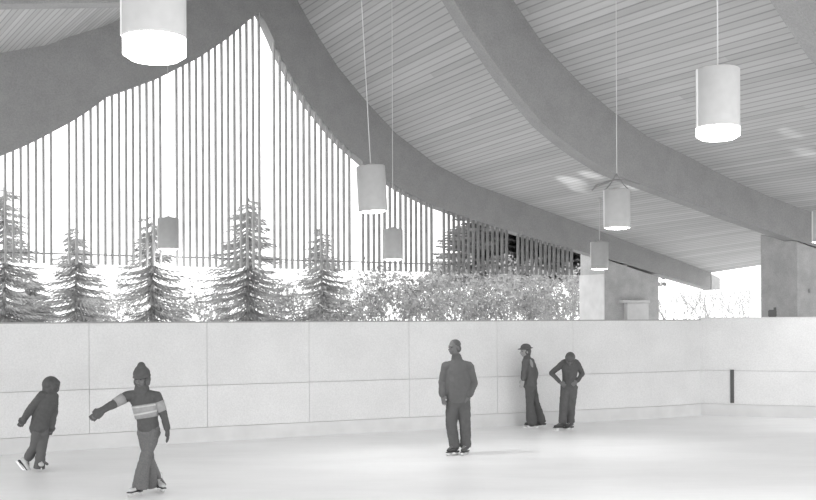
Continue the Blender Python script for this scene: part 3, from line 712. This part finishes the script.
# ---- person in brimmed hat ----------------------------------------------------
f = Fig(531, 427.5, 'person in a brimmed hat and flared trousers skating to the left, beside the bowed one'); P = f.P
hc = P(525.3, 351.2); face = V((-1, -.3, .0))
hp, g, R = head_prims(hc, face, V((-.05, 0, 1)), .95)
sF, elF, wrF = P(526, 361, -.12), P(524.2, 371.5, -.14), P(523.4, 379.5, -.16); tpF = P(521.6, 385.5, -.18)
sB, elB, wrB = P(531, 361.5, -.02), P(535.3, 373, .0), P(534.2, 382.5, -.05); tpB = P(531.2, 388, -.1)
h1, k1, a1 = P(529.8, 386, -.05), P(530, 404, -.06), V((P(532, 0).x, -.05, ANK))
h2, k2, a2 = P(531.8, 386, .06), P(535.5, 403, .06), V((P(541.2, 0).x, .16, ANK))
body = hp+[T([P(527.5, 361), P(526.3, 354)], [.052, .047]), T([P(530.5, 386), P(530, 377), P(528.8, 367), P(527.6, 359)], [(.1, .13), (.09, .11), (.1, .13), (.06, .07)]),
    T([sF, elF, wrF], [.047, .037, .025]), T([sB, elB, wrB], [.047, .037, .025]), T([h1, k1, a1], [.078, .052, .036]), T([h2, k2, a2], [.078, .052, .036]),
    T([a1, a1+V((-.13, -.03, -.06))], [.026, .018]), T([a2, a2+V((-.13, -.02, -.06))], [.026, .018])]
body += hand(wrF, tpF-wrF, V((.3, .9, 0)), V((-1, 0, 0)), .95) + hand(wrB, tpB-wrB, V((0, 1, 0)), V((-1, 0, 0)), .95)
f.part('body', body, 'skinl', .007, 3); face_bits(f, g, R, .95, f.root)
f.part('jacket', [T([P(530, 384), P(529.8, 378), P(528.8, 368), P(527.7, 361), P(527.2, 358)], [(.135, .15), (.13, .145), (.135, .15), (.115, .14), (.07, .075)]),
    T([P(527, 362, -.06), sF, elF, elF+(wrF-elF)*.9], [.075, .068, .056, .048]), T([P(529, 362.5, 0), sB, elB, elB+(wrB-elB)*.95], [.075, .068, .058, .05]),
    T([P(527.3, 360), P(526.8, 357)], [.072, .066])], 'dark2', .009, 4)
f.part('shoulder_highlight', [B(P(531.2, 363.5, -.12), (.035, .035, .085), Matrix.Rotation(-.25, 3, 'Y'))], 'stripe', .008, 2)  # pale blob standing in for a highlight on the upper arm
f.part('trousers', [T([P(530.6, 388), P(530.4, 381)], [(.115, .13), (.115, .13)]), T([h1, h1+(k1-h1)*.5, k1, P(530.8, 413, -.05), P(531.8, 421.3, -.05)], [.092, .086, .076, .092, (.108, .10)]),
    T([h2, h2+(k2-h2)*.5, k2, P(538, 412, .1), P(540.2, 420, .15)], [.092, .086, .076, .09, (.105, .1)])], 'denim', .009, 4)
f.part('hair', [B(g(0, -.035, .0), (.086, .082, .095), R), B(g(0, -.06, -.06), (.07, .045, .06), R)], 'hair', .008, 3)
f.part('brimmed_hat', [B(g(0, -.012, .075), (.088, .105, .075), R), lambda bm: ball(bm, g(0, .0, .055), (.135, .155, .017), R @ Matrix.Rotation(-.1, 3, 'X'), 28, 10)], 'hat', .007, 2)
skate(f, a1, V((-1, -.2, 0)), m='bootd'); skate(f, a2, V((-1, -.55, 0)), m='bootd')

# ---- bowed person with hands on hips ------------------------------------------
f = Fig(564, 430, 'person in dark clothes with bowed head and both hands on the hips'); P = f.P
hc = P(570, 358.9, -.15); face = V((-.12, -.62, -1)); 
hp, g, R = head_prims(hc, face, V((0, -1, .45)), .97)
sL, elL, wrL = P(562.3, 364), P(551.3, 373, .05), P(560, 382.3, -.05); tpL = P(564.5, 386, -.13)
sR, elR, wrR = P(577.3, 364), P(582.3, 373.5, .05), P(577.2, 381.5, -.05); tpR = P(572.5, 385, -.13)
h1, k1, a1 = P(566, 386), P(563.8, 406, -.08), V((P(560.3, 0).x, -.06, ANK))
h2, k2, a2 = P(572.5, 386), P(571, 406, -.04), V((P(568.8, 0).x, .02, ANK))
body = hp+[T([P(569.8, 364.5, -.02), P(570, 359.5, -.11)], [.055, .05]), T([P(569.3, 387), P(569.5, 377, -.0), P(569.8, 368, -.03), P(569.8, 363, -.04)], [(.12, .09), (.11, .09), (.13, .1), (.09, .07)]),
    T([sL, elL, wrL], [.045, .034, .024]), T([sR, elR, wrR], [.045, .034, .024]), T([h1, k1, a1], [.078, .052, .036]), T([h2, k2, a2], [.078, .052, .036]),
    T([a1, a1+V((-.12, -.06, -.06))], [.026, .018]), T([a2, a2+V((-.08, -.11, -.06))], [.026, .018])]
body += hand(wrL, tpL-wrL, V((.3, 1, 0)), V((.2, 0, 1)), .9) + hand(wrR, tpR-wrR, V((-.3, 1, 0)), V((-.2, 0, 1)), .9)
f.part('body', body, 'skin', .007, 3); face_bits(f, g, R, .97, f.root)
f.part('sweater', [T([P(569.4, 386), P(569.4, 378, -.0), P(569.8, 370, -.02), P(569.8, 365.5, -.03), P(569.9, 361.5, -.06)], [(.135, .12), (.128, .115), (.15, .125), (.14, .11), (.09, .085)]),
    T([P(570, 361.2, -.05), sL+V((.02, 0, .03))], [.06, .055]), T([P(570, 361.2, -.05), sR+V((-.02, 0, .03))], [.06, .055]), T([P(566, 365, -.01), sL, elL, elL+(wrL-elL)*.93], [.072, .06, .046, .036]), T([P(573.5, 365, -.01), sR, elR, elR+(wrR-elR)*.93], [.072, .06, .046, .036])], 'dark', .009, 4)
f.part('trousers', [T([P(569.2, 390), P(569.3, 383)], [(.14, .115), (.135, .115)]), T([h1, h1+(k1-h1)*.5, k1, k1+(a1-k1)*.5, a1+V((0, 0, -.02))], [.098, .092, .082, .078, .076], cap=False),
    T([h2, h2+(k2-h2)*.5, k2, k2+(a2-k2)*.5, a2+V((0, 0, -.02))], [.098, .092, .08, .076, .076], cap=False)], 'denim', .009, 4)
f.part('hair', [B(g(0, -.015, .035), (.094, .105, .095), R), B(g(0, -.05, -.03), (.09, .075, .09), R)], 'hair', .008, 3)
skate(f, a1, V((-1, -.45, 0)), m='bootd'); skate(f, a2, V((-.6, -.8, 0)), m='bootd')

# ================================================================ LIGHT
# added unseen spots imitate glints thrown up on the planks off the ice
for (px, py, sz, e) in ((571, 181, .13, 26), (590, 175, .10, 22), (577, 189, .09, 18), (630, 187, .08, 18), (790, 133, .09, 10), (806, 153, .10, 12)):
    rr = ray(px, py); best = None
    for bv in bvs:
        hh = bv.ray_cast(V((0, 0, EYE)), rr.normalized())
        if hh[0] and (best is None or hh[0].y < best.y): best = hh[0]
    if best is None: continue
    l = bpy.data.lights.new('glint_light', 'SPOT'); l.energy = e*9; l.spot_size = sz*2.2; l.spot_blend = 1; l.shadow_soft_size = .02
    lo = bpy.data.objects.new('glint_light', l); C.objects.link(lo); lo.location = best+V((-1.9, -.9, -1.7))
    lo.rotation_euler = (best-lo.location).to_track_quat('-Z', 'Y').to_euler()
w = bpy.data.worlds.new('overcast'); sc.world = w; w.use_nodes = True
n = w.node_tree; bg = n.nodes['Background']
tc = n.nodes.new('ShaderNodeTexCoord'); sp = n.nodes.new('ShaderNodeSeparateXYZ'); n.links.new(tc.outputs['Generated'], sp.inputs[0])
cr = n.nodes.new('ShaderNodeMapRange'); cr.inputs['From Min'].default_value = -.1; cr.inputs['From Max'].default_value = .8; cr.inputs['To Min'].default_value = 1.0; cr.inputs['To Max'].default_value = 1.15
n.links.new(sp.outputs['Z'], cr.inputs['Value']); n.links.new(cr.outputs[0], bg.inputs['Color'])
bg.inputs['Strength'].default_value = 2.1
def area(name, loc, rot, size, e):
    l = bpy.data.lights.new(name, 'AREA'); l.shape = 'RECTANGLE'; l.size, l.size_y = size; l.energy = e
    o = bpy.data.objects.new(name, l); C.objects.link(o); o.location = loc; o.rotation_euler = rot; return o

cam = bpy.data.cameras.new('camera'); co = bpy.data.objects.new('camera', cam); C.objects.link(co)
cam.sensor_width = 36; cam.lens = 36*F/816; cam.shift_y = (HY-250)/816; cam.clip_end = 500
co.matrix_world = Matrix.Translation((0, 0, EYE)) @ Matrix.Rotation(math.pi/2, 4, 'X') @ Matrix.Rotation(-ROLL, 4, 'Z')
sc.camera = co
sc.view_settings.view_transform = 'Standard'; sc.view_settings.look = 'None'; sc.view_settings.exposure = 0.0
